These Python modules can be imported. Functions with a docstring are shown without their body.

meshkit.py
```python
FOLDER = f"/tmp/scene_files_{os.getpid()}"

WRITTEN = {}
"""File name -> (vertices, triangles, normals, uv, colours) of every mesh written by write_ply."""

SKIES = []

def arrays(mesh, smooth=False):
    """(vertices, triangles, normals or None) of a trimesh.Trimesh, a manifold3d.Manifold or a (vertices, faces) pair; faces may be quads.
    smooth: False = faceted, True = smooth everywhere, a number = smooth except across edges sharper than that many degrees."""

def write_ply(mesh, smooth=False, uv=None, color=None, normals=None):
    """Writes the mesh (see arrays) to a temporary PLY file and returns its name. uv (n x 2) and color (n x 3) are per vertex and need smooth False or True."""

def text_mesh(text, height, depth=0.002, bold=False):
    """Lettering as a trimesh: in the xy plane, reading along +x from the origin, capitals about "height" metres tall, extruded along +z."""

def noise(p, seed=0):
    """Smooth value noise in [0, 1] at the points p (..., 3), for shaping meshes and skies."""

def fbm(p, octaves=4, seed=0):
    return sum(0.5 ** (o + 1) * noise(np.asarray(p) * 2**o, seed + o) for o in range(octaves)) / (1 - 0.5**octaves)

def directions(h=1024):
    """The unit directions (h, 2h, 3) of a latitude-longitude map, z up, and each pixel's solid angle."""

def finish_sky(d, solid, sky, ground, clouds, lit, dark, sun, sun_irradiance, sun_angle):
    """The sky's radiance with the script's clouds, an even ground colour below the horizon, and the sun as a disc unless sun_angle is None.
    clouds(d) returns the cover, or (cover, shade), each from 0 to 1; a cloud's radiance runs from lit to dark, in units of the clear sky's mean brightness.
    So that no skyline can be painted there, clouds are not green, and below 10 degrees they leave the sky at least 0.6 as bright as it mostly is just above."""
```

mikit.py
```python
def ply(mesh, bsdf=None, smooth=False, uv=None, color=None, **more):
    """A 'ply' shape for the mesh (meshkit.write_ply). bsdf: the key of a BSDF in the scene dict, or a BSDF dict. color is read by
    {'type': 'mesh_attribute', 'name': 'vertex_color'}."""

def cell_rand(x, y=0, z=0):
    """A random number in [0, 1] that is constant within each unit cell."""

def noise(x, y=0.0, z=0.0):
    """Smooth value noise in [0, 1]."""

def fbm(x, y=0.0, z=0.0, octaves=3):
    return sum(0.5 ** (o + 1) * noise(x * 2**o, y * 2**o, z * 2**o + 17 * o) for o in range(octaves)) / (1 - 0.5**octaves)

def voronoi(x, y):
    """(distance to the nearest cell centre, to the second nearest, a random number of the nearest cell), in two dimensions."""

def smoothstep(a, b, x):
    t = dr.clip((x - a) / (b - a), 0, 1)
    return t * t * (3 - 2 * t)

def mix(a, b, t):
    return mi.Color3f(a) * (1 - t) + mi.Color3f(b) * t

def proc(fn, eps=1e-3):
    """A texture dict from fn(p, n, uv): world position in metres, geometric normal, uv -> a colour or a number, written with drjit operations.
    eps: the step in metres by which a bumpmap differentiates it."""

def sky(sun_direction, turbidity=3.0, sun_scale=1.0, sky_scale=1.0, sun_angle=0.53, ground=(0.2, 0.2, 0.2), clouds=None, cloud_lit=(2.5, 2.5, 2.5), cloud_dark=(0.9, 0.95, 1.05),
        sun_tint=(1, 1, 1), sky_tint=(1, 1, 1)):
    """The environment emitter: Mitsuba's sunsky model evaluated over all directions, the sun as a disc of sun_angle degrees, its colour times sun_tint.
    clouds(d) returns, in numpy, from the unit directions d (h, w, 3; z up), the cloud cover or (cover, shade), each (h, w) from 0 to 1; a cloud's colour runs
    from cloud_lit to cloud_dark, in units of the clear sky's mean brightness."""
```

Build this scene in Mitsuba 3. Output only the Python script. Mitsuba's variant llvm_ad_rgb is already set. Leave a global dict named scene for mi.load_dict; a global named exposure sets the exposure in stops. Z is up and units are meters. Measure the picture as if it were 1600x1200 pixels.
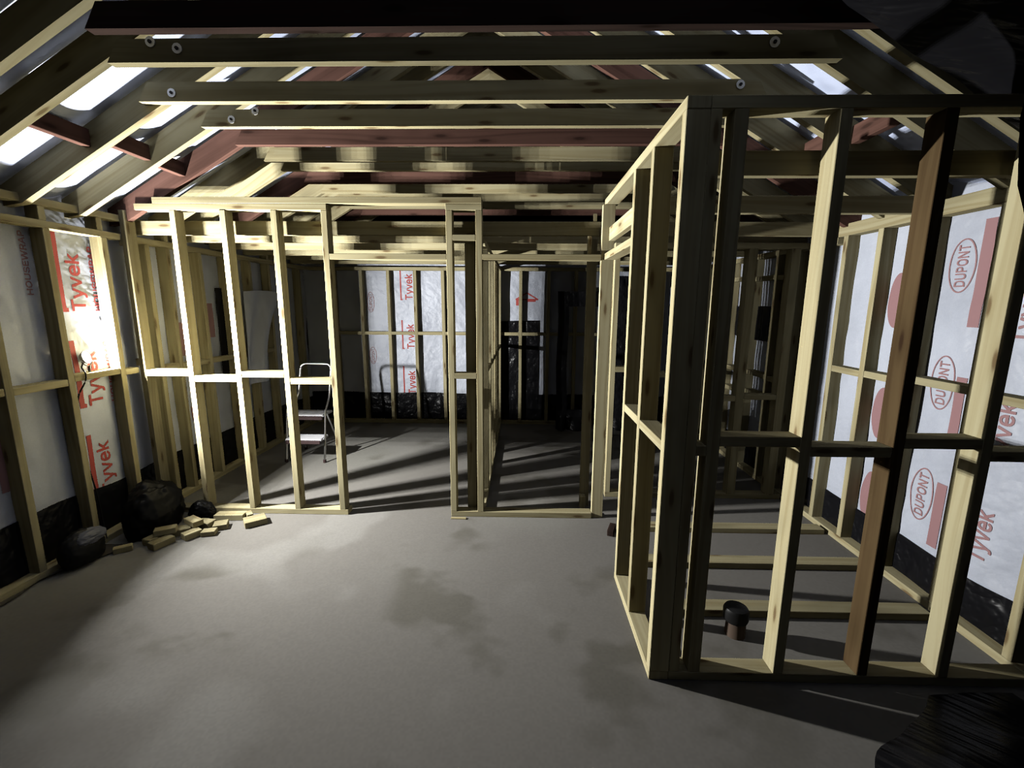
import math, random
import numpy as np, trimesh, mitsuba as mi, mikit, meshkit
import drjit as dr
from mikit import noise, fbm, voronoi, smoothstep, mix, cell_rand, proc

random.seed(7)
rng = np.random.default_rng(7)
T = mi.ScalarTransform4f
scene, labels = {}, {}

# ---------------------------------------------------------------- camera, light, exposure
exposure = 5.95
FOCAL, PITCH, YAW, ROLL, EYE = 697.6, math.radians(10.086), math.radians(-1.216), math.radians(0.31), (0, 0, 1.804)
_f = np.array([math.sin(YAW) * math.cos(PITCH), math.cos(YAW) * math.cos(PITCH), -math.sin(PITCH)])
_r0 = np.array([math.cos(YAW), -math.sin(YAW), 0.0])
_u0 = np.cross(_r0, _f)
_up = -math.sin(ROLL) * _r0 + math.cos(ROLL) * _u0
scene['camera'] = {'type': 'perspective', 'fov': 2 * math.degrees(math.atan(800 / FOCAL)), 'fov_axis': 'x', 'near_clip': 0.05, 'far_clip': 60.0,
                   'to_world': T().look_at(origin=list(EYE), target=(np.array(EYE) + _f).tolist(), up=_up.tolist())}
# the only light of the place: the round face of the work lamp propped in a stud bay of the left wall
LAMP = np.array([-3.205, 3.205, 1.405])
LAMP_N = np.array([0.92, 0.26, 0.24]) / np.linalg.norm([0.92, 0.26, 0.24])
LAMP_R = 0.042
LAMP_RADIANCE = (130.0, 129.0, 124.0)                     # the frosted lens itself
BEAM, BEAM_AXIS = 4.7 / 7, np.array([0.95, 0.21, 0.19])  # and what its reflector throws into the room, from seven LEDs behind the lens

# ---------------------------------------------------------------- materials
def _wood(pale, dark, knot):
    def fn(p, n, uv):
        k = dr.floor(uv.y / 10.0)
        v = uv.y - 10.0 * k
        u = uv.x
        r = cell_rand(k, 3, 1)
        warp = fbm(u * 0.9 + 13.7 * r, v * 4.0, 3.0, 2)
        ring = fbm(u * 0.7 + 31.0 * r, v * 55.0 + warp * 7.0, r * 9.0, 3)
        fine = noise(u * 7.0, v * 420.0, r * 50.0)
        c = mix(pale, dark, smoothstep(0.30, 0.78, ring) * 0.75 + 0.18 * fine)
        d, d2, w = voronoi(u * 2.2 + 7.0 * r, v * 9.0 + 3.0 * r)
        kn = (1.0 - smoothstep(0.05, 0.14, d)) * dr.select(w > 0.55, 1.0, 0.0)
        halo = (1.0 - smoothstep(0.10, 0.30, d)) * dr.select(w > 0.55, 1.0, 0.0)
        c = mix(c, dark, 0.55 * halo)
        c = mix(c, knot, 0.85 * kn)
        dirt = smoothstep(0.55, 0.85, fbm(u * 2.0 + r * 5.0, v * 6.0, 8.0, 3))
        c = c * (1.0 - 0.25 * dirt)
        return c * (0.82 + 0.30 * r)
    return fn

def bsdf(name, color, rough=0.6, **more):
    base = {'type': 'principled', 'base_color': color if isinstance(color, dict) else {'type': 'rgb', 'value': list(color)}, 'roughness': rough, **more}
    scene[name] = {'type': 'twosided', 'bsdf': base}

bsdf('pine', proc(_wood((0.184, 0.166, 0.103), (0.129, 0.107, 0.057), (0.056, 0.036, 0.018))), 0.7, specular=0.0)
bsdf('dimmed_pine', proc(_wood((0.092, 0.083, 0.051), (0.064, 0.054, 0.028), (0.028, 0.019, 0.008))), 0.7, specular=0.0)  # darkened pine: the dimness of the near roof is put into its colour
bsdf('pale_pine', proc(_wood((0.217, 0.196, 0.122), (0.153, 0.127, 0.069), (0.066, 0.042, 0.020))), 0.7, specular=0.0)
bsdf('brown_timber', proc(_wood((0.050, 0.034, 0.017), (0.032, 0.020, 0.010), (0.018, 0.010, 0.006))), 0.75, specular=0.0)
bsdf('old_timber', proc(_wood((0.058, 0.031, 0.024), (0.034, 0.018, 0.014), (0.018, 0.010, 0.008))), 0.75, specular=0.0)

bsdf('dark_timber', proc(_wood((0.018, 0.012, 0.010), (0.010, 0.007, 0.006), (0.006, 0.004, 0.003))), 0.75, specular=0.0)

def _concrete(p, n, uv):
    a = fbm(p.x * 0.55 + 4.0, p.y * 0.55, 2.0, 4)
    b = fbm(p.x * 2.3, p.y * 2.9 + 7.0, 5.0, 4)
    g = noise(p.x * 90.0, p.y * 90.0, 1.0)
    c = mix((0.095, 0.093, 0.084), (0.076, 0.072, 0.066), smoothstep(0.32, 0.68, a))
    c = mix(c, (0.055, 0.052, 0.045), 0.95 * smoothstep(0.50, 0.66, b) * smoothstep(0.40, 0.58, fbm(p.x * 0.9 + 9.0, p.y * 0.9, 1.0, 2)))
    c = mix(c, (0.110, 0.107, 0.100), 0.5 * smoothstep(0.58, 0.75, fbm(p.x * 1.4 + 20.0, p.y * 1.4, 3.0, 3)))
    return c * (0.95 + 0.10 * g)
bsdf('concrete', proc(_concrete), 0.85, specular=0.0)

def _wrap(p, n, uv):
    m = fbm(p.x * 3.0 + p.y * 3.0, p.z * 2.0, p.y * 2.0 - p.x, 4)
    g = noise((p.x + p.y) * 160.0, p.z * 160.0, 2.0)
    return mix((0.212, 0.226, 0.262), (0.178, 0.190, 0.222), smoothstep(0.35, 0.7, m)) * (0.96 + 0.06 * g)

def _crinkle(p, n, uv):
    s = p.x + p.y * 1.03
    return fbm(s * 6.0, p.z * 5.0, 0.0, 4) + 0.35 * dr.abs(fbm(s * 9.0 + 3.0, p.z * 12.0 + s * 4.0, 4.0, 3) - 0.5)
scene['house_wrap'] = {'type': 'twosided', 'bsdf': {'type': 'bumpmap', 'arbitrary': proc(_crinkle), 'scale': 0.028,
    'bsdf': {'type': 'principled', 'base_color': proc(_wrap), 'roughness': 0.5, 'specular': 0.22}}}
scene['black_sheeting'] = {'type': 'twosided', 'bsdf': {'type': 'bumpmap', 'arbitrary': proc(_crinkle), 'scale': 0.05,
    'bsdf': {'type': 'principled', 'base_color': {'type': 'rgb', 'value': [0.003, 0.003, 0.0036]}, 'roughness': 0.32, 'specular': 0.09}}}
scene['bag_plastic'] = {'type': 'twosided', 'bsdf': {'type': 'principled', 'base_color': {'type': 'rgb', 'value': [0.0025, 0.0025, 0.0028]}, 'roughness': 0.38, 'specular': 0.08}}
def _felt(p, n, uv):
    m = fbm(p.x * 5.0, p.y * 5.0, p.z * 5.0, 3)
    return mix((0.27, 0.30, 0.39), (0.20, 0.225, 0.30), smoothstep(0.3, 0.7, m))
bsdf('roof_felt', proc(_felt), 0.5)
bsdf('red_ink', (0.165, 0.030, 0.027), 0.6, specular=0.1)
bsdf('faded_ink', (0.135, 0.075, 0.078), 0.6, specular=0.1)
bsdf('steel', (0.45, 0.45, 0.45), 0.22, metallic=1.0)
bsdf('grey_tread', (0.24, 0.24, 0.25), 0.4, specular=0.3)
bsdf('zinc', (0.36, 0.36, 0.35), 0.45, metallic=0.5)
bsdf('black_plastic', (0.004, 0.004, 0.004), 0.5, specular=0.12)
bsdf('grey_plastic', (0.12, 0.12, 0.125), 0.55)
bsdf('bluish_plastic', (0.05, 0.052, 0.065), 0.5, specular=0.2)
bsdf('ribbed_rubber', (0.02, 0.012, 0.012), 0.7, specular=0.1)
bsdf('brown_clay', (0.045, 0.032, 0.024), 0.8, specular=0.1)
bsdf('dirty_membrane', (0.03, 0.027, 0.022), 0.7, specular=0.1)

# ---------------------------------------------------------------- helpers
_count = {}
def numbered(key):
    n = _count.get(key, 0)
    _count[key] = n + 1
    return key if n == 0 else f'{key}_{n:03d}'

def put(key, shape):
    k = numbered(key)
    scene[k] = shape
    return k

def tag(key, label, cat=None, group=None, kind=None):
    d = {'label': label}
    if cat: d['category'] = cat
    if group: d['group'] = group
    if kind: d['kind'] = kind
    labels[key] = d

_piece = 0
def grain_mesh(points, axis):
    """convex solid of points with grain coordinates: u runs along axis, v across; each piece has a number of its own"""
    global _piece
    _piece += 1
    h = trimesh.convex.convex_hull(np.asarray(points, float))
    v = h.vertices[h.faces].reshape(-1, 3)
    f = np.arange(len(v)).reshape(-1, 3)
    a = np.asarray(axis, float); a = a / np.linalg.norm(a)
    e1 = np.cross(a, [0, 0, 1] if abs(a[2]) < 0.9 else [1, 0, 0]); e1 /= np.linalg.norm(e1)
    e2 = np.cross(a, e1)
    n = np.repeat(h.face_normals, 3, axis=0)
    across = np.where((np.abs(n @ e1) > np.abs(n @ e2)), v @ e2, v @ e1 + 0.37)
    across = across - across.min() + 0.5
    k = (_piece * 37) % 331
    return trimesh.Trimesh(v, f, process=False), np.stack([v @ a + 1.7 * (_piece % 17), across + 10.0 * k], 1)

def box_points(x0, x1, y0, y1, z0, z1, c=0.0025):
    P = []
    for sx, x in ((1, x0), (-1, x1)):
        for sy, y in ((1, y0), (-1, y1)):
            for sz, z in ((1, z0), (-1, z1)):
                P += [(x, y + sy * c, z + sz * c), (x + sx * c, y, z + sz * c), (x + sx * c, y + sy * c, z)]
    return np.array(P)

def timber(key, x0, x1, y0, y1, z0, z1, mat='pine', jitter=0.0):
    d = np.array([x1 - x0, y1 - y0, z1 - z0])
    axis = np.eye(3)[int(np.argmax(d))]
    P = box_points(x0, x1, y0, y1, z0, z1)
    if jitter:
        k = int(np.argmax(d)); o = (k + 1) % 3
        if k == 2: o = random.choice((0, 1))
        m = P[:, k]; t = (m - m.min()) / max(np.ptp(m), 1e-6)
        P[:, o] += (t - 0.5) * random.uniform(-jitter, jitter)
    m, uv = grain_mesh(P, axis)
    return put(key, mikit.ply(m, mat, uv=uv))

def prism_xz(key, poly, y0, y1, axis, mat='pine'):
    P = np.array([(x, y, z) for x, z in poly for y in (y0, y1)])
    m, uv = grain_mesh(P, axis)
    return put(key, mikit.ply(m, mat, uv=uv))

def grid_sheet(fn, nu, nv, thick=0.0):
    u, v = np.meshgrid(np.linspace(0, 1, nu), np.linspace(0, 1, nv), indexing='ij')
    P = fn(u.ravel(), v.ravel())
    i = np.arange(nu * nv).reshape(nu, nv)
    q = np.stack([i[:-1, :-1], i[1:, :-1], i[1:, 1:], i[:-1, 1:]], -1).reshape(-1, 4)
    return trimesh.Trimesh(P, np.vstack([q[:, [0, 1, 2]], q[:, [0, 2, 3]]]), process=False)

def tube(points, r, n=10, closed=False):
    p = np.asarray(points, float)
    t = np.gradient(p, axis=0); t /= np.linalg.norm(t, axis=1, keepdims=True)
    up = np.array([0.13, 0.21, 0.97])
    e1 = np.cross(t, up); bad = np.linalg.norm(e1, axis=1) < 0.15
    e1[bad] = np.cross(t[bad], [1, 0, 0]); e1 /= np.linalg.norm(e1, axis=1, keepdims=True)
    e2 = np.cross(t, e1)
    a = np.arange(n) * 2 * np.pi / n
    rr = np.broadcast_to(r, (len(p),))
    ring = p[:, None] + rr[:, None, None] * (np.cos(a)[None, :, None] * e1[:, None] + np.sin(a)[None, :, None] * e2[:, None])
    v = ring.reshape(-1, 3); i = np.arange(len(p) * n).reshape(len(p), n)
    j = np.roll(i, -1, axis=1)
    q = np.stack([i[:-1], j[:-1], j[1:], i[1:]], -1).reshape(-1, 4)
    f = [q[:, [0, 1, 2]], q[:, [0, 2, 3]]]
    for row, s in ((i[0], 1), (i[-1], -1)):
        c = len(v); v = np.vstack([v, v[row].mean(0)])
        f.append(np.stack([np.roll(row, -s), row, np.full(n, c)], 1))
    m = trimesh.Trimesh(v, np.vstack(f), process=False); m.fix_normals()
    return m

def smooth_path(pts, n=40):
    from scipy.interpolate import CubicSpline
    p = np.asarray(pts, float)
    s = np.r_[0, np.cumsum(np.linalg.norm(np.diff(p, axis=0), axis=1))]
    return CubicSpline(s, p)(np.linspace(0, s[-1], n))

def rounded_path(pts, r, n=8):
    """polyline with rounded corners"""
    p = [np.asarray(q, float) for q in pts]; out = [p[0]]
    for a, b, c in zip(p[:-2], p[1:-1], p[2:]):
        d0, d1 = a - b, c - b
        k = min(r, 0.45 * np.linalg.norm(d0), 0.45 * np.linalg.norm(d1))
        s, e = b + d0 / np.linalg.norm(d0) * k, b + d1 / np.linalg.norm(d1) * k
        for t in np.linspace(0, 1, n): out.append((1 - t) ** 2 * s + 2 * t * (1 - t) * b + t * t * e)
    out.append(p[-1])
    return np.array(out)

def oriented_box(c, ux, uy, sx, sy, sz, ch=0.003):
    ux = np.asarray(ux, float); ux /= np.linalg.norm(ux)
    uy = np.asarray(uy, float); uy -= ux * (uy @ ux); uy /= np.linalg.norm(uy)
    uz = np.cross(ux, uy)
    P = box_points(-sx / 2, sx / 2, -sy / 2, sy / 2, -sz / 2, sz / 2, ch)
    return np.asarray(c) + P @ np.stack([ux, uy, uz])

# ---------------------------------------------------------------- floor
XL, XR, YB, YF = -3.15, 2.47, 6.63, -0.6           # inner faces of the studs; membranes lie 95 mm behind
FL = grid_sheet(lambda u, v: np.stack([-3.4 + 6.2 * u, YF + (7.5) * v, 0 * u], 1), 2, 2)
put('floor', mikit.ply(FL, 'concrete'))
tag('floor', 'bare grey concrete floor slab with faint stains', kind='structure')

# ---------------------------------------------------------------- house wrap with print
def bulge(s, z, seed):
    q = np.stack([np.asarray(s) * 2.4, np.asarray(z) * 1.6, np.full(np.shape(s), 3.0 + seed)], -1)
    r = np.stack([np.asarray(s) * 7.0, np.asarray(z) * 9.0, np.full(np.shape(s), 9.0 + seed)], -1)
    return 0.030 * (meshkit.noise(q, seed) - 0.5) + 0.008 * (meshkit.noise(r, seed + 5) - 0.5)

class Wall:
    """key, and a map from (s along the wall, z) to a point d metres in front of the wrap"""
    def __init__(self, key, origin, along, inward, seed):
        self.ink = 'red_ink'
        self.key, self.o, self.a, self.n, self.seed = key, np.array(origin, float), np.array(along, float), np.array(inward, float), seed
    def at(self, s, z, d=0.0, flat=False):
        b = 0 if flat else bulge(s, z, self.seed)
        return self.o + np.multiply.outer(s, self.a) + np.multiply.outer(np.asarray(d) + b, self.n) + np.multiply.outer(z, [0, 0, 1.0])
    def sheet(self, s0, s1, z0, z1, mat, name, d=0.0, wavy=0.0):
        def fn(u, v):
            s = s0 + (s1 - s0) * u
            lo = z0 + wavy * (meshkit.noise(np.stack([s * 3.0, 0 * s, 0 * s + 4], -1), self.seed) - 0.5)
            hi = z1 + wavy * (meshkit.noise(np.stack([s * 2.1, 0 * s, 0 * s + 8], -1), self.seed) - 0.5)
            z = lo + (hi - lo) * v
            return self.at(s, z, d)
        m = grid_sheet(fn, max(2, int(abs(s1 - s0) / 0.05)), max(2, int((z1 - z0) / 0.06)))
        return put(f'{self.key}__{name}', mikit.ply(m, mat, smooth=True))
    def drape(self, m, name, mat=None, d=0.0025):
        """m lies flat with x = s and y = z"""
        m.merge_vertices()
        v, f = trimesh.remesh.subdivide_to_size(m.vertices, m.faces, 0.045, max_iter=12)
        P = self.at(v[:, 0], v[:, 1], d + v[:, 2])
        put(f'{self.key}__house_wrap__{name}', mikit.ply(trimesh.Trimesh(P, f, process=False), mat or self.ink))
    def text(self, word, s_base, z0, z1, up, cap=None):
        """word running up the wall from z0 to z1; its letters' tops point to the side 'up' (-1 or 1) of s"""
        m = meshkit.text_mesh(word, 0.1, depth=0.0004, bold=True)
        b = m.bounds
        kx = (z1 - z0) / (b[1, 0] - b[0, 0]); ky = (cap / 0.1) if cap else kx
        v = m.vertices.copy()
        m.vertices = np.stack([s_base + up * v[:, 1] * ky, z0 + (v[:, 0] - b[0, 0]) * kx, v[:, 2]], 1)
        self.drape(m, 'lettering')
    def bar(self, s0, s1, z0, z1, name='printed_bar'):
        m = trimesh.creation.box((abs(s1 - s0), abs(z1 - z0), 0.0004))
        m.apply_translation(((s0 + s1) / 2, (z0 + z1) / 2, 0.0002))
        self.drape(m, name)
    def lshape(self, s, z0, z1, w, foot):
        self.bar(s, s + w, z0, z1, 'printed_line')
        self.bar(min(s, s + foot), max(s, s + foot), z0, z0 + w * 0.8, 'printed_line')
    def ring(self, s, z, a, b, t):
        from shapely.geometry import Polygon
        th = np.linspace(0, 2 * np.pi, 48, endpoint=False)
        P = Polygon(np.stack([s + a * np.cos(th), z + b * np.sin(th)], 1)).difference(Polygon(np.stack([s + (a - t) * np.cos(th), z + (b - t) * np.sin(th)], 1)))
        self.drape(trimesh.creation.extrude_polygon(P, 0.0004, engine='earcut'), 'printed_oval')
    def blob(self, s, z, a, b):
        from shapely.geometry import Polygon
        th = np.linspace(0, 2 * np.pi, 32, endpoint=False)
        self.drape(trimesh.creation.extrude_polygon(Polygon(np.stack([s + a * np.cos(th), z + b * np.sin(th)], 1)), 0.0004, engine='earcut'), 'printed_oval')

SW, SD = 0.047, 0.095                                  # stud section
WL = Wall('wall_left', (XL - SD - 0.004, 0, 0), (0, 1, 0), (1, 0, 0), 1)
WR = Wall('wall_right', (XR + SD + 0.004, 0, 0), (0, 1, 0), (-1, 0, 0), 2)
WB = Wall('wall_back', (0, YB + SD + 0.004, 0), (1, 0, 0), (0, -1, 0), 3)
WR.ink = 'faded_ink'

# ---------------------------------------------------------------- left wall
tag('wall_left', 'timber stud outer wall with the work lamp, lined with white house wrap', kind='structure')
WL.sheet(0.6, YB + SD, 0.32, 2.62, 'house_wrap', 'house_wrap')
WL.sheet(0.6, YB + SD, -0.02, 0.415, 'black_sheeting', 'damp_proof_sheet', d=0.010, wavy=0.05)
for y in (1.80, 2.20, 2.605, 2.993, 3.405, 3.80, 4.02, 4.42, 4.82, 5.22, 5.62, 6.02, 6.40):
    timber('wall_left__stud', XL - SD, XL, y, y + SW, 0.047, 2.285, jitter=0.008)
timber('wall_left__bottom_plate', XL - SD, XL, 0.6, YB, 0.0, 0.047)
timber('wall_left__top_plate', XL - SD, XL, 0.6, 3.575, 2.285, 2.333)
timber('wall_left__top_plate', XL - SD, XL, 3.690, YB, 2.285, 2.333)
timber('wall_left__wall_plate', XL - SD, XL + 0.002, 0.6, YB, 2.425, 2.475)
for y in (2.20, 2.605, 2.985, 3.39, 4.02, 4.82, 5.62):
    timber('wall_left__packing_block', XL - SD, XL - 0.004, y, y + SW, 2.333, 2.425)
for (y0, y1, z) in ((1.847, 2.2, 1.27), (2.247, 2.605, 1.235), (2.652, 2.993, 1.228), (3.040, 3.405, 1.250), (3.452, 3.578, 1.235), (3.847, 4.02, 1.21), (4.067, 4.42, 1.2), (4.467, 4.82, 1.2), (4.867, 5.22, 1.2), (5.267, 5.62, 1.2)):
    timber('wall_left__noggin', XL - SD, XL - 0.002, y0, y1, z, z + SW)
WL.lshape(3.130, 1.735, 2.285, 0.036, 0.050)
WL.text('Tyvek', 3.308, 1.740, 2.150, -1, 0.100)
WL.text('HOUSEWRAP', 3.432, 1.740, 2.215, -1, 0.046)
WL.lshape(3.135, 1.030, 1.530, 0.036, 0.050)
WL.text('Tyvek', 3.308, 1.035, 1.445, -1, 0.100)
WL.text('HOUSEWRAP', 3.432, 1.035, 1.510, -1, 0.046)
WL.lshape(3.140, 0.320, 0.820, 0.036, 0.050)
WL.text('Tyvek', 3.308, 0.330, 0.740, -1, 0.100)
WL.ink = 'faded_ink'
WL.text('HOUSEWRAP', 2.962, 1.85, 2.26, -1, 0.036)
WL.bar(2.56, 2.64, 0.62, 1.02)
WL.bar(4.16, 4.24, 1.30, 1.62)
WL.bar(4.20, 4.26, 0.66, 0.80)
WL.bar(4.58, 4.68, 1.45, 1.80)
WL.sheet(4.70, 4.805, 1.02, 1.96, 'black_sheeting', 'dark_patch', d=0.03)
# a loose flap of the wrap that hangs away from the wall of the far room
def flap(u, v):
    yr = 5.60 - 0.36 * np.sin(np.pi * np.clip(v * 1.25, 0, 1) * 0.5) ** 0.8
    y = 4.93 - 0.10 * v + (yr - 4.93 + 0.10 * v) * u
    z = 1.93 + 0.02 * np.sin(3.0 * u) - 1.05 * v
    x = XL + 0.09 + 0.03 * np.sin(9 * u + 2 * v) + 0.05 * u
    return np.stack([x, y, z], 1)
put('wall_left__house_wrap__loose_flap', mikit.ply(grid_sheet(flap, 24, 20), 'house_wrap', smooth=True))

# ---------------------------------------------------------------- right wall
tag('wall_right', 'timber stud outer wall behind the closet, lined with white house wrap', kind='structure')
WR.sheet(0.9, YB + SD, 0.26, 2.62, 'house_wrap', 'house_wrap')
WR.sheet(0.9, YB + SD, -0.02, 0.300, 'black_sheeting', 'damp_proof_sheet', d=0.010, wavy=0.04)
for y in (2.020, 2.440, 2.862, 3.245, 3.585, 4.18, 4.50, 4.93, 5.45, 5.85, 6.25):
    timber('wall_right__stud', XR, XR + SD, y, y + SW, 0.047, 2.335, jitter=0.008)
timber('wall_right__bottom_plate', XR, XR + SD, 0.9, YB, 0.0, 0.047)
timber('wall_right__top_plate', XR, XR + SD, 0.9, 3.70, 2.335, 2.425)
timber('wall_right__top_plate', XR, XR + SD, 3.70, YB, 2.285, 2.335)
for (y0, y1, z) in ((2.067, 2.440, 1.31), (2.487, 2.862, 1.325), (2.909, 3.245, 1.300), (3.292, 3.585, 1.295), (4.227, 4.50, 1.06), (4.547, 4.93, 1.07), (4.977, 5.45, 1.06), (4.227, 4.50, 2.05), (4.547, 4.93, 2.06), (4.977, 5.45, 2.08), (4.977, 5.45, 0.82), (4.547, 4.93, 0.86), (4.547, 4.93, 0.34), (5.497, 5.85, 1.1)):
    timber('wall_right__noggin', XR + 0.002, XR + SD, y0, y1, z, z + SW)
for z0, z1 in ((1.885, 2.195), (1.180, 1.515), (0.455, 0.800)):
    WR.ring(2.742, (z0 + z1) / 2, 0.082, (z1 - z0) / 2, 0.008)
    WR.text('DUPONT', 2.712, z0 + 0.035, z1 - 0.035, 1, 0.062)
for z0, z1 in ((1.690, 2.285), (1.050, 1.400), (0.335, 0.745)):
    WR.bar(2.585, 2.650, z0, z1)
for z in (1.845, 1.055, 0.43):
    WR.blob(3.16, z, 0.075, 0.185)
for z0, z1 in ((1.62, 1.95), (0.98, 1.31), (0.40, 0.70)):
    WR.text('Tyvek', 2.315, z0, z1, 1, 0.085)
for z0, z1 in ((1.44, 1.80),):
    WR.sheet(4.25, 5.00, z0, z1, 'black_sheeting', 'dark_patch', d=0.03)
    WR.sheet(5.05, 5.42, z0 + 0.06, z1 + 0.02, 'black_sheeting', 'dark_patch', d=0.03, wavy=0.12)

# ---------------------------------------------------------------- back wall
tag('wall_back', 'timber stud end wall lined with white house wrap above black sheeting', kind='structure')
WB.sheet(XL - SD, XR + SD, 0.36, 2.62, 'house_wrap', 'house_wrap')
WB.sheet(XL - SD, -0.42, -0.02, 0.465, 'black_sheeting', 'damp_proof_sheet', d=0.012, wavy=0.05)
WB.sheet(-0.42, XR + SD, -0.02, 0.44, 'black_sheeting', 'damp_proof_sheet', d=0.012, wavy=0.05)
WB.sheet(-0.40, 0.255, 0.30, 1.565, 'black_sheeting', 'black_sheet', d=0.022, wavy=0.04)
for x in (-2.79, -2.385, -1.985, -1.590, -1.180, -0.780, -0.385, -0.045, 0.360, 0.76, 1.16, 1.56, 1.96):
    timber('wall_back__stud', x, x + SW, YB, YB + SD, 0.047, 2.285, jitter=0.008)
timber('wall_back__bottom_plate', XL, XR, YB, YB + SD, 0.0, 0.047)
timber('wall_back__top_plate', XL, XR, YB, YB + SD, 2.285, 2.333)
_bx = (-2.79, -2.385, -1.985, -1.590, -1.180, -0.780, -0.385, -0.045, 0.360, 0.76, 1.16, 1.56, 1.96)
for a, b in zip(_bx[:-1], _bx[1:]):
    timber('wall_back__noggin', a + SW, b, YB + 0.002, YB + SD, 1.352, 1.352 + SW)
for z0, z1 in ((1.865, 2.240), (1.135, 1.505), (0.440, 0.795)):
    WB.text('Tyvek', -1.630, z0, z1, -1, 0.105)
    WB.lshape(-1.812, z0 - 0.005, z0 + 0.43, 0.020, 0.035)
WB.ink = 'faded_ink'
for z0, z1 in ((1.68, 1.98), (0.90, 1.16)):
    WB.ring(-2.262, (z0 + z1) / 2, 0.055, (z1 - z0) / 2, 0.008)
    WB.text('DUPONT', -2.240, z0 + 0.03, z1 - 0.03, -1, 0.042)
WB.ink = 'red_ink'
WB.bar(-0.095, 0.235, 1.868, 1.888, 'printed_line')
def slant(s0, z0, s1, z1, w=0.018):
    d = np.array([s1 - s0, z1 - z0]); L = np.linalg.norm(d); n = np.array([-d[1], d[0]]) / L * w / 2
    from shapely.geometry import Polygon
    a, b = np.array([s0, z0]), np.array([s1, z1])
    WB.drape(trimesh.creation.extrude_polygon(Polygon([a - n, b - n, b + n, a + n]), 0.0004, engine='earcut'), 'printed_line')
slant(-0.095, 1.878, 0.07, 1.975); slant(0.07, 1.975, 0.235, 1.878)
WB.bar(-0.09, -0.05, 1.79, 1.868); WB.bar(0.07, 0.20, 1.845, 1.868)

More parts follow.
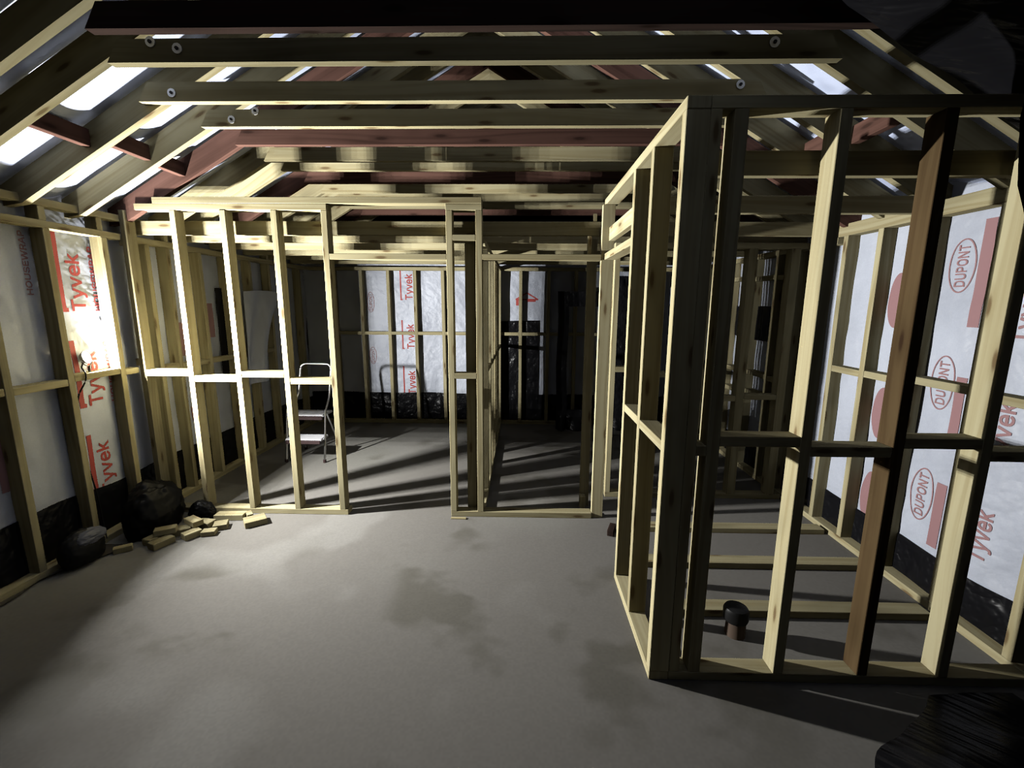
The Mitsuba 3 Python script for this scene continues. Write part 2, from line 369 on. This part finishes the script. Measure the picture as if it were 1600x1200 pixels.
# ---------------------------------------------------------------- roof
tag('ceiling', 'open rafter roof with collar ties under pale roofing felt', kind='structure')
SL = 0.577
zl = lambda x: 2.405 + SL * (x - XL)
zr = lambda x: 2.395 + SL * (XR - x)
XRIDGE = ((2.395 + SL * XR) - (2.405 - SL * XL)) / (2 * SL)
VT = 0.172                                             # rafter depth measured plumb
def rafter(y, mat='pine', w=0.047):
    xr = XRIDGE
    prism_xz('ceiling__rafter', [(XL + 0.015, zl(XL + 0.015)), (xr, zl(xr)), (xr, zl(xr) + VT), (XL - 0.25, zl(XL - 0.25) + VT), (XL - 0.25, zl(XL - 0.25) + VT - 0.06), (XL + 0.015, 2.47)], y, y + w, (1, 0, SL), mat)
    prism_xz('ceiling__rafter', [(XR - 0.015, zr(XR - 0.015)), (xr + 0.001, zr(xr)), (xr + 0.001, zr(xr) + VT), (XR + 0.25, zr(XR + 0.25) + VT), (XR + 0.25, zr(XR + 0.25) + VT - 0.06), (XR - 0.015, 2.46)], y, y + w, (-1, 0, SL), mat)
def bolt(key, x, y, z, r=0.024):
    th = np.linspace(0, 2 * np.pi, 24, endpoint=False)
    ring = trimesh.creation.annulus(r_min=r * 0.34, r_max=r, height=0.004, sections=24)
    head = trimesh.creation.cylinder(radius=r * 0.36, height=0.016, sections=6)
    for m, nm, mat in ((ring, 'washer', 'zinc'), (head, 'bolt', 'black_plastic')):
        m.apply_transform(trimesh.transformations.rotation_matrix(math.pi / 2, (1, 0, 0)))
        m.apply_translation((x, y - 0.003, z))
        put(f'{key}__{nm}', mikit.ply(m, mat))
def tie(y, mat='pine', bolts=None, z=2.97, h=0.105, w=0.047, xa=None, xb=None):
    a = xa or -2.16; b = xb or 1.49
    k = prism_xz('ceiling__collar_tie', [(a, z), (b, z), (b - h / SL + 0.12, z + h), (a + h / SL - 0.12, z + h)], y, y + w, (1, 0, 0), mat)
    for x, zz in bolts or (): bolt(k, x, y, zz)
    return k
TIES = [(1.80, 'dark_timber', None), (2.130, 'dark_timber', None), (2.405, 'dimmed_pine', [(-1.83, 3.06), (-1.70, 3.03), (1.19, 3.04)]), (2.832, 'pine', [(-2.065, 3.015), (1.232, 3.045)]),
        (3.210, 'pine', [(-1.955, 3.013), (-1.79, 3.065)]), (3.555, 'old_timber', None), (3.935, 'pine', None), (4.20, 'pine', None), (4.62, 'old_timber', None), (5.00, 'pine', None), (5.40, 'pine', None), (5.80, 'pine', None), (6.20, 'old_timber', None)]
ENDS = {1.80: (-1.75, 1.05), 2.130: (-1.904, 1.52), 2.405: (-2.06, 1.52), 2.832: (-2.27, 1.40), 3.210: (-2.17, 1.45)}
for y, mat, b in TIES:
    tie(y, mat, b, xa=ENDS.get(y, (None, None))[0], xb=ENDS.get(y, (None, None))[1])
    rafter(y + 0.047, 'dimmed_pine' if mat == 'dark_timber' else mat)
rafter(6.60)
# felt over the rafters, sagging between them
RY = [YF] + [t[0] + 0.047 for t in TIES] + [6.60, 6.9]
def felt(side):
    def fn(u, v):
        y = YF + (6.95 - YF) * u
        sag = np.zeros_like(y)
        for a, b in zip(RY[:-1], RY[1:]):
            t = (y - a - 0.047) / max(b - a - 0.047, 1e-3)
            m = (t > 0) & (t < 1)
            sag[m] += 0.050 * np.sin(np.pi * t[m]) ** 1.0 * min(1.0, (b - a) / 0.38)
        if side < 0:
            x = XL - 0.30 + (XRIDGE - XL + 0.30) * v; z = zl(x)
        else:
            x = XR + 0.30 - (XR + 0.30 - XRIDGE) * v; z = zr(x)
        w = 0.012 * (meshkit.noise(np.stack([x * 4, y * 6, z * 4], -1), 3) - 0.5)
        return np.stack([x, y, z + VT + 0.028 - sag + w], 1)
    return grid_sheet(fn, 230, 40)
put('ceiling__roof_felt', mikit.ply(felt(-1), 'roof_felt', smooth=True))
put('ceiling__roof_felt', mikit.ply(felt(1), 'roof_felt', smooth=True))
# solid blocking between the rafters
for y0, y1, x in ((2.50, 2.879, -2.66), (2.926, 3.257, -2.60), (3.304, 3.602, -2.62), (2.50, 2.879, 1.95), (2.926, 3.257, 1.90), (3.304, 3.602, 1.93)):
    z = zl(x) if x < 0 else zr(x)
    timber('ceiling__blocking', x - 0.024, x + 0.024, y0, y1, z + 0.05, z + 0.15, 'old_timber')
# ceiling joists of the far rooms at plate height
for y, mat in ((3.700, 'pine'), (4.13, 'pine'), (4.66, 'pine'), (5.22, 'pine'), (5.72, 'pine'), (6.28, 'pine')):
    timber('ceiling__ceiling_joist', XL - 0.05, XR + 0.03, y, y + SW, 2.345, 2.452, mat, jitter=0.01)
timber('ceiling__ceiling_joist', 0.74, XR + 0.03, 2.055, 2.10, 2.352, 2.452)
timber('ceiling__ceiling_joist', 0.74, XR + 0.03, 2.85, 2.897, 2.352, 2.452)

# ---------------------------------------------------------------- front partition
D1, HT = 3.584, 2.608
def frame(base, label):
    key = numbered(base)
    tag(key, label, 'stud wall frame')
    return key
fr = frame('stud_frame', 'pale pine partition frame across the room, with two doorway openings side by side')
fy0, fy1 = D1, D1 + SD
X0 = [-3.150, -2.750, -2.352, -1.952, -1.560]
for i, x in enumerate(X0):
    timber(f'{fr}__stud', x, x + SW, fy0, fy1, 0.047, 2.513, jitter=0.006)
timber(f'{fr}__bottom_plate', -3.15, -1.490, fy0, fy1, 0, 0.047)
timber(f'{fr}__bottom_plate', -0.594, 0.610, fy0, fy1, 0, 0.047)
timber(f'{fr}__top_plate', -2.87, -0.315, fy0 - 0.004, fy1, 2.561, HT)
timber(f'{fr}__head_plate', -3.02, -1.513, fy0, fy1, 2.513, 2.561)
timber(f'{fr}__head_plate', -0.594, -0.315, fy0, fy1, 2.513, 2.561)
timber(f'{fr}__stud', -0.594, -0.545, fy0, fy1, 0.047, 2.513, jitter=0.004)
timber(f'{fr}__stud', -0.365, -0.315, fy0, fy1, 0.047, 2.513, jitter=0.004)
timber(f'{fr}__door_header', -1.513, -0.594, fy0, fy1, 2.145, 2.190)
timber(f'{fr}__door_header', -0.315, 0.610, fy0, fy1, 2.145, 2.190)
timber(f'{fr}__noggin', -0.545, -0.365, fy0, fy1, 2.290, 2.335)
timber(f'{fr}__noggin', -0.545, -0.365, fy0, fy1, 1.205, 1.252)
for x, y, z in ((0.556, 3.702, 2.4525), (0.510, 3.650, 2.1905)):
    timber(f'{fr}__packing_block', x, x + 0.030, y, y + 0.029, z, z + (0.06 if y > 3.7 else 0.145), mat='pale_pine')
for z in (2.245, 1.290):
    timber(f'{fr}__packing_block', -3.176, -3.1505, fy0 - 0.001, fy0 + 0.045, z, z + 0.06)
for i, z in enumerate((1.205, 1.160, 1.200, 1.146)):
    timber(f'{fr}__noggin', X0[i] + SW, X0[i + 1], fy0 + 0.001, fy1, z, z + 0.052)

# ---------------------------------------------------------------- dividing frames behind it
fr2 = frame('stud_frame', 'pine dividing frame running back from between the two doorways')
timber(f'{fr2}__stud', -0.462, -0.367, 3.684, 3.731, 0.047, 2.28)
for y in (4.08, 4.46, 4.84, 5.22, 5.60, 5.96, 6.57):
    timber(f'{fr2}__stud', -0.402, -0.307, y, y + SW, 0.047, 2.28, jitter=0.006)
timber(f'{fr2}__bottom_plate', -0.462, -0.307, 3.684, 3.80, 0, 0.047)
timber(f'{fr2}__bottom_plate', -0.402, -0.307, 3.80, 6.625, 0, 0.047)
timber(f'{fr2}__top_plate', -0.402, -0.307, 3.80, 6.625, 2.28, 2.327)
timber(f'{fr2}__top_plate', -0.462, -0.367, 3.684, 3.80, 2.28, 2.327)
for a, b in ((4.127, 4.46), (4.507, 4.84), (4.887, 5.22), (5.267, 5.60), (5.647, 5.96), (6.007, 6.57)):
    timber(f'{fr2}__noggin', -0.400, -0.309, a, b, 1.18, 1.18 + SW)

fr3 = frame('stud_frame', 'pine frame behind the closet, facing the room from beyond the second doorway')
y0, y1 = 4.03, 4.03 + SD
for x0, x1 in ((0.805, 0.852), (1.190, 1.237), (1.592, 1.640), (1.955, 2.03), (2.320, 2.395)):
    timber(f'{fr3}__stud', x0, x1, y0, y1, 0.047, 2.29)
timber(f'{fr3}__bottom_plate', 0.805, 2.46, y0, y1, 0, 0.047)
timber(f'{fr3}__top_plate', 0.805, 2.46, y0, y1, 2.29, 2.337)
for a, b, z in ((0.852, 1.190, 1.205), (1.237, 1.592, 1.16), (1.640, 1.955, 0.945), (2.03, 2.320, 0.96)):
    timber(f'{fr3}__noggin', a, b, y0, y1, z, z + SW)
fr4 = frame('stud_frame', 'narrow pine jamb post with block, right behind the jamb of the second doorway')
timber(f'{fr4}__stud', 0.540, 0.618, 3.83, 3.877, 0.0, 2.34)
timber(f'{fr4}__packing_block', 0.535, 0.582, 3.76, 3.829, 0.0, 0.12)

# ---------------------------------------------------------------- closet frame on the right
cf = numbered('closet_frame')
tag(cf, 'tall corner closet frame of pine studs with a doorway in its left side', 'stud wall frame')
cx0, cx1, cy0, cy1 = 0.635, 0.730, 1.915, 2.010
for ya in (1.915, 2.340, 2.700):
    timber(f'{cf}__stud', cx0, cx1, ya, ya + SW, 0.047, 2.56, mat='pale_pine', jitter=0.004)
timber(f'{cf}__stud', 0.612, 0.707, 3.600, 3.647, 0.0, 2.56, mat='pale_pine')
timber(f'{cf}__bottom_plate', cx0, cx1, 1.915, 2.747, 0, 0.047, mat='pale_pine')
timber(f'{cf}__top_plate', cx0, cx1, 1.915, 3.665, 2.56, 2.608, mat='pale_pine')
timber(f'{cf}__door_header', cx0, cx1, 2.747, 3.600, 2.150, 2.197, mat='pale_pine')
timber(f'{cf}__header_board', cx0 + 0.03, cx0 + 0.077, 2.747, 3.600, 2.292, 2.392, mat='pale_pine')
timber(f'{cf}__noggin', cx0 + 0.001, cx1, 1.962, 2.340, 1.152, 1.199, mat='pale_pine')
timber(f'{cf}__noggin', cx0 + 0.001, cx1, 2.387, 2.700, 1.158, 1.205, mat='pale_pine')
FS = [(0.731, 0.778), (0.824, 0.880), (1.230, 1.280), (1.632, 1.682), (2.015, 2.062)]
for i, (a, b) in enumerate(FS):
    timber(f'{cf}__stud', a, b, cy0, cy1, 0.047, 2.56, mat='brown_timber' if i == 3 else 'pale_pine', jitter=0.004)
timber(f'{cf}__bottom_plate', 0.731, 2.465, cy0, cy1, 0, 0.047, mat='pale_pine')
timber(f'{cf}__top_plate', 0.731, 2.465, cy0, cy1, 2.56, 2.608, mat='pale_pine')
for a, b, z in ((0.880, 1.230, 1.190), (1.280, 1.632, 1.148), (1.682, 2.015, 1.190), (2.062, 2.465, 1.135)):
    timber(f'{cf}__noggin', a, b, cy0 + 0.001, cy1, z, z + SW, mat='pale_pine')
timber(f'{cf}__noggin', 0.778, 0.824, cy0 + 0.001, cy1, 1.145, 1.192, mat='pale_pine')

# timber lengths lying across the closet floor
for x0, x1, ya, z, lab in ((0.86, 2.40, 2.375, 0.045, 'nearest of the three timber lengths lying across the closet floor'),
                           (0.86, 2.42, 2.870, 0.045, 'middle one of the three timber lengths lying across the closet floor'),
                           (0.86, 2.44, 3.370, 0.042, 'farthest of the three timber lengths lying across the closet floor')):
    k = timber('timber_length', x0, x1, ya, ya + 0.10, 0.0, z)
    tag(k, lab, 'timber', 'timber lengths on the closet floor')

# ---------------------------------------------------------------- work lamp
wl = numbered('work_lamp')
tag(wl, 'lit portable work lamp resting on a noggin of the left wall', 'lamp')
lx = np.cross([0, 0, 1.0], LAMP_N); lx /= np.linalg.norm(lx); ly = np.cross(LAMP_N, lx)
LFRAME = np.eye(4); LFRAME[:3, 0], LFRAME[:3, 1], LFRAME[:3, 2], LFRAME[:3, 3] = lx, ly, LAMP_N, LAMP
scene[f'{wl}__lens'] = {'type': 'disk', 'to_world': T(LFRAME.tolist()) @ T().scale([LAMP_R, LAMP_R, 1]), 'bsdf': {'type': 'ref', 'id': 'grey_plastic'},
                        'emitter': {'type': 'area', 'radiance': {'type': 'rgb', 'value': list(LAMP_RADIANCE)}}}
labels[f'{wl}__lens'] = {'label': 'round glowing lens'}
for i in range(7):
    r_, a_ = (0, 0) if i == 0 else (0.036, i * math.pi / 3)
    o_ = LAMP + LAMP_N * 0.003 + r_ * (math.cos(a_) * lx + math.sin(a_) * ly)
    scene[f'lamp_beam_{i + 1}'] = {'type': 'spot', 'to_world': T().look_at(origin=o_.tolist(), target=(o_ + BEAM_AXIS).tolist(), up=[0, 0, 1]),
                                   'intensity': {'type': 'rgb', 'value': [BEAM, BEAM * 0.995, BEAM * 0.965]}, 'cutoff_angle': 84.0, 'beam_width': 3.0}
def lathe_lamp(prof, name, mat, sections=32):
    m = trimesh.creation.revolve(np.array(prof), sections=sections); m.apply_transform(LFRAME)
    put(f'{wl}__{name}', mikit.ply(m, mat, smooth=35))
lathe_lamp([(0, -0.034), (0.020, -0.034), (0.034, -0.026), (0.046, -0.008), (0.048, -0.001), (0.0435, -0.001), (0.0435, -0.003), (0, -0.003)], 'housing', 'grey_plastic')
a = np.linspace(0.15 * np.pi, 0.85 * np.pi, 20) + np.pi
hp = np.stack([0.062 * np.cos(a), 0.062 * np.sin(a), 0 * a - 0.012, 1 + 0 * a], 1) @ LFRAME.T
foot = np.array([LAMP[0] + 0.015, LAMP[1] - 0.01, 1.301])
hp = np.vstack([hp[:, :3]])
put(f'{wl}__bracket', mikit.ply(tube(hp, 0.004, 8), 'black_plastic', smooth=True))
put(f'{wl}__stand', mikit.ply(tube(np.linspace(hp[10], foot, 6), 0.007, 10), 'black_plastic', smooth=40))
put(f'{wl}__cable', mikit.ply(tube(smooth_path([(-3.215, 3.190, 1.372), (-3.185, 3.140, 1.325), (-3.146, 3.118, 1.300), (-3.142, 3.108, 1.255), (-3.175, 3.085, 1.17), (-3.195, 3.065, 1.02), (-3.195, 3.050, 0.81), (-3.180, 3.085, 0.42), (-3.140, 3.065, 0.10), (-3.10, 3.03, 0.060)], 80), 0.005, 8), 'black_plastic', smooth=True))

# ---------------------------------------------------------------- step ladder
sl = numbered('step_ladder')
tag(sl, 'small folding steel step stool with a hoop handle in the far left room', 'step ladder')
lx0, lx1 = -2.70, -2.285
hx0, hx1 = -2.62, -2.255
hoop = rounded_path([(lx0 + 0.01, 4.965, 0.58), (hx0, 5.10, 0.74), (hx0, 5.20, 1.10), (hx1, 5.20, 1.10), (hx1, 5.10, 0.74), (lx1 + 0.03, 4.965, 0.58)], 0.075)
put(f'{sl}__handle_hoop', mikit.ply(tube(hoop, 0.0125, 12), 'steel', smooth=40))
for s, x in ((-1, lx0), (1, lx1 + 0.03)):
    put(f'{sl}__front_leg', mikit.ply(tube(np.array([(x, 4.965, 0.60), (x, 4.92, 0.33), (x + 0.0 * s, 4.86, 0.02)]), 0.0125, 12), 'steel', smooth=40))
    put(f'{sl}__rear_leg', mikit.ply(tube(np.array([(x, 4.985, 0.56), (x, 5.16, 0.28), (x, 5.33, 0.02)]), 0.0115, 12), 'steel', smooth=40))
for y, z, d in ((5.06, 0.53, 0.26), (4.935, 0.27, 0.20)):
    P = oriented_box(((lx0 + lx1 + 0.03) / 2, y, z), (1, 0, 0), (0, 1, 0), lx1 - lx0 - 0.0, d, 0.030, 0.008)
    k = put(f'{sl}__step', mikit.ply(trimesh.convex.convex_hull(P), 'grey_tread'))
    P = oriented_box(((lx0 + lx1 + 0.03) / 2, y - d / 2 - 0.002, z - 0.022), (1, 0, 0), (0, 1, 0), lx1 - lx0 - 0.02, 0.02, 0.045, 0.006)
    put(f'{k}__nosing', mikit.ply(trimesh.convex.convex_hull(P), 'ribbed_rubber'))
for x in (lx0, lx1 + 0.03):
    for y in (4.858, 5.332):
        m = trimesh.creation.cylinder(radius=0.017, height=0.036, sections=16); m.apply_translation((x, y, 0.018))
        put(f'{sl}__rubber_foot', mikit.ply(m, 'ribbed_rubber', smooth=40))

# ---------------------------------------------------------------- bags, offcuts and bits on the floor
def lump(center, size, seed, sub=4, amp=0.22, base=0.0):
    m = trimesh.creation.icosphere(subdivisions=sub)
    v = m.vertices.copy()
    n1 = meshkit.fbm(v * 1.7 + seed * 3.1, 4, seed) - 0.5
    n2 = np.abs(meshkit.fbm(v * 4.5 + seed, 3, seed + 9) - 0.5)
    v = v * (1 + amp * 2 * n1 - amp * 1.2 * n2)[:, None]
    v = v * np.asarray(size)
    v[:, 2] = np.maximum(v[:, 2], -0.55 * size[2])
    v[:, 2] -= v[:, 2].min()
    m.vertices = v + np.array([center[0], center[1], base])
    return m
k = put('rubbish_bag', mikit.ply(lump((-2.945, 3.30, 0), (0.165, 0.24, 0.27), 3), 'bag_plastic', smooth=True))
tag(k, 'larger black plastic rubbish bag slumped in the corner behind the timber offcuts', 'bag')
k = put('rubbish_bag', mikit.ply(lump((-2.70, 3.485, 0), (0.11, 0.075, 0.10), 5), 'bag_plastic', smooth=True))
tag(k, 'low black plastic bag lying against the foot of the partition by the offcuts', 'bag')
k = put('small_bundle', mikit.ply(lump((-3.055, 2.80, 0), (0.085, 0.15, 0.15), 8, amp=0.13, base=0.022), 'black_plastic', smooth=True))
tag(k, 'small dark bundle with a bluish sheen on the floor by the left wall', 'bundle')
put(f'{k}__crumpled_cloth', mikit.ply(lump((-3.035, 2.83, 0), (0.075, 0.115, 0.060), 11, amp=0.2, base=0.150), 'bluish_plastic', smooth=True))

def strip(u, v):
    y = 2.2 + 0.85 * u
    e = -3.12 + 0.27 * np.clip(u - 0.45, 0, 1) ** 0.8 + 0.02 * np.sin(9 * u)
    x = -3.15 + (e + 3.15) * v
    z = 0.004 + 0.010 * v ** 3 + 0.004 * np.sin(11 * u + 2 * v)
    return np.stack([x, y, np.maximum(z, 0.002)], 1)
k = put('membrane_offcut', mikit.ply(grid_sheet(strip, 40, 8), 'dirty_membrane', smooth=True))
tag(k, 'curved dirty strip of membrane lying on the floor along the left wall', 'membrane strip')

OFF = [(-2.70, 3.045, 0.15, 0.080, 0.050, 68, 0, 'blunt timber offcut nearest the camera, at the left front of the heap'),
       (-2.565, 3.175, 0.12, 0.078, 0.050, 60, 0, 'squat timber offcut at the front middle of the heap'),
       (-2.435, 3.325, 0.10, 0.10, 0.045, 25, 0, 'square timber offcut between the heap and the lone plank end'),
       (-2.20, 3.405, 0.16, 0.125, 0.050, 38, 0, 'lone wide plank end lying apart at the right end of the heap'),
       (-2.795, 3.09, 0.12, 0.080, 0.050, 75, 0, 'timber offcut at the left end of the heap against the black bag'),
       (-2.685, 3.225, 0.13, 0.090, 0.050, 32, 0, 'timber offcut in the middle of the heap, half under another'),
       (-2.575, 3.345, 0.13, 0.085, 0.050, -8, 0, 'timber offcut behind the squat one in the heap'),
       (-2.455, 3.485, 0.24, 0.085, 0.050, 4, 0.0, 'long timber offcut touching the partition bottom plate'),
       (-2.455, 3.215, 0.10, 0.070, 0.040, 15, 0, 'small timber offcut right of the squat one'),
       (-2.305, 3.500, 0.045, 0.09, 0.050, 40, 0, 'short timber offcut before the third partition stud'),
       (-2.625, 3.285, 0.15, 0.075, 0.045, -28, 0.0515, 'timber offcut lying on top of the middle of the heap'),
       (-2.735, 3.135, 0.14, 0.075, 0.045, 30, 0.0515, 'timber offcut resting across the left of the heap')]
for x, y, L, W, H, deg, zb, lab in OFF:
    c, s = math.cos(math.radians(deg)), math.sin(math.radians(deg))
    m, uv = grain_mesh(oriented_box((x, y, zb + H / 2 + 0.0005), (c, s, 0), (-s, c, 0), L, W, H), (c, s, 0))
    k = put('wood_offcut', mikit.ply(m, 'pine', uv=uv))
    tag(k, lab, 'wood offcut', 'wood offcuts heaped by the partition')
m, uv = grain_mesh(oriented_box((-2.915, 2.955, 0.022), (0.8, 0.6, 0), (-0.6, 0.8, 0), 0.11, 0.05, 0.043), (0.8, 0.6, 0))
k = put('wood_block', mikit.ply(m, 'pine', uv=uv)); tag(k, 'small wood block beside the dark bluish bundle', 'wood block')
m, uv = grain_mesh(oriented_box((-0.525, 3.545, 0.005), (1, -0.03, 0), (0.03, 1, 0), 0.13, 0.028, 0.010, 0.001), (1, 0, 0))
k = put('wood_shim', mikit.ply(m, 'pine', uv=uv)); tag(k, 'thin wood shim on the floor at the post between the doorways', 'shim')
m, uv = grain_mesh(oriented_box((0.735, 3.34, 0.03), (0.4, 1, 0.1), (-1, 0.4, 0), 0.12, 0.05, 0.05), (0.4, 1, 0))
k = put('wood_block', mikit.ply(m, 'dark_timber', uv=uv)); tag(k, 'dark wood block on the floor beside the closet doorway', 'wood block')

# pipe stub in the closet floor
ps = numbered('pipe_stub')
tag(ps, 'black capped waste pipe stub standing on the closet floor', 'pipe')
prof = np.array([[0.0, 0.085], [0.048, 0.085], [0.062, 0.092], [0.066, 0.105], [0.066, 0.150], [0.058, 0.165], [0.035, 0.174], [0.0, 0.176]])
m = trimesh.creation.revolve(prof, sections=36); m.apply_translation((1.200, 2.24, 0))
put(f'{ps}__cap', mikit.ply(m, 'black_plastic', smooth=35))
m = trimesh.creation.revolve(np.array([[0, 0], [0.053, 0], [0.051, 0.085], [0, 0.085]]), sections=36); m.apply_translation((1.205, 2.24, 0))
put(f'{ps}__pipe', mikit.ply(m, 'brown_clay', smooth=35))

# black plastic hanging in the middle far room
def drop(x0, x1, z0, z1, y):
    def fn(u, v):
        x = x0 + (x1 - x0) * u; z = z0 + (z1 - z0) * v
        return np.stack([x + 0.01 * np.sin(5 * z), y + 0.012 * np.sin(17 * x) + 0.015 * np.sin(4 * z + 2 * x) - 0.14 * np.clip(1 - z / 0.28, 0, 1) * np.sin(np.pi * u), np.maximum(z, 0.01)], 1)
    return grid_sheet(fn, 24, 40)
k = put('plastic_sheet', mikit.ply(trimesh.util.concatenate([drop(0.505, 0.655, 0.0, 1.99, 6.36), drop(0.655, 1.60, 1.78, 1.99, 6.36), drop(0.655, 0.99, 0.0, 0.30, 6.36), drop(1.20, 1.80, 0.02, 1.78, 6.37), drop(1.20, 1.66, 1.99, 2.20, 6.37)]), 'black_sheeting', smooth=True))
tag(k, 'black plastic sheet hung with a tall gap before the end wall, in the second doorway', 'plastic sheet')

# black plastic on the floor and hanging at the near right
def floorsheet(u, v):
    L = np.array([(2.36, 2.10), (2.02, 1.93), (1.72, 1.72), (1.42, 1.50), (1.15, 1.30), (0.75, 0.95), (0.50, 0.60)])
    s = np.linspace(0, 1, len(L))
    x0, y0 = np.interp(u, s, L[:, 0]), np.interp(u, s, L[:, 1])
    y0 = np.minimum(y0, 1.86)
    wob = 0.05 * (meshkit.noise(np.stack([u * 11, 0 * u, 0 * u], -1), 4) - 0.5)
    x = x0 + (2.38 - x0) * v * 0.99 + wob * (1 - v); y = y0 - (y0 - 0.3) * v * (0.3 + 0.7 * u) - wob * (1 - v)
    z = 0.004 + 0.022 * meshkit.noise(np.stack([x * 7, y * 7, 0 * x], -1), 6) * np.clip(v * 6, 0, 1)
    return np.stack([x, y, z], 1)
k = put('plastic_sheet', mikit.ply(grid_sheet(floorsheet, 60, 60), 'black_sheeting', smooth=True))
tag(k, 'black plastic sheet spread on the concrete before the closet, lower right', 'plastic sheet')
def under_rafters(u, v):
    y = 2.10 - 1.8 * u; x = 1.15 + 1.25 * v
    return np.stack([x, y, zr(x) - 0.030 - 0.022 * np.sin(26 * u) ** 2 - 0.05 * meshkit.noise(np.stack([x * 5, y * 5, 0 * x], -1), 12)], 1)
def drape_side(u, v):
    z = 2.72 * (1 - v) + 0.012
    left = np.interp(z, [0, 0.9, 1.45, 1.75, 2.03, 2.25, 2.5, 2.75], [2.40, 2.38, 2.30, 2.15, 2.01, 1.88, 1.84, 1.86])
    x = left + (2.43 - left) * u
    return np.stack([x, 1.865 - 0.02 * np.sin(24 * x + 3 * z) - 0.25 * u * u, np.minimum(z, zr(x) - 0.06)], 1)
def wall_side(u, v):
    y = 1.62 - 1.2 * u
    return np.stack([2.43 + 0.02 * np.sin(17 * u + 2 * v), y, 2.36 * (1 - v) + 0.012], 1)
k = put('plastic_sheet', mikit.ply(trimesh.util.concatenate([grid_sheet(under_rafters, 50, 40), grid_sheet(drape_side, 30, 70), grid_sheet(wall_side, 40, 30)]), 'black_sheeting', smooth=True))
tag(k, 'black plastic sheet hanging from the roof beside the closet, at the right edge', 'plastic sheet')
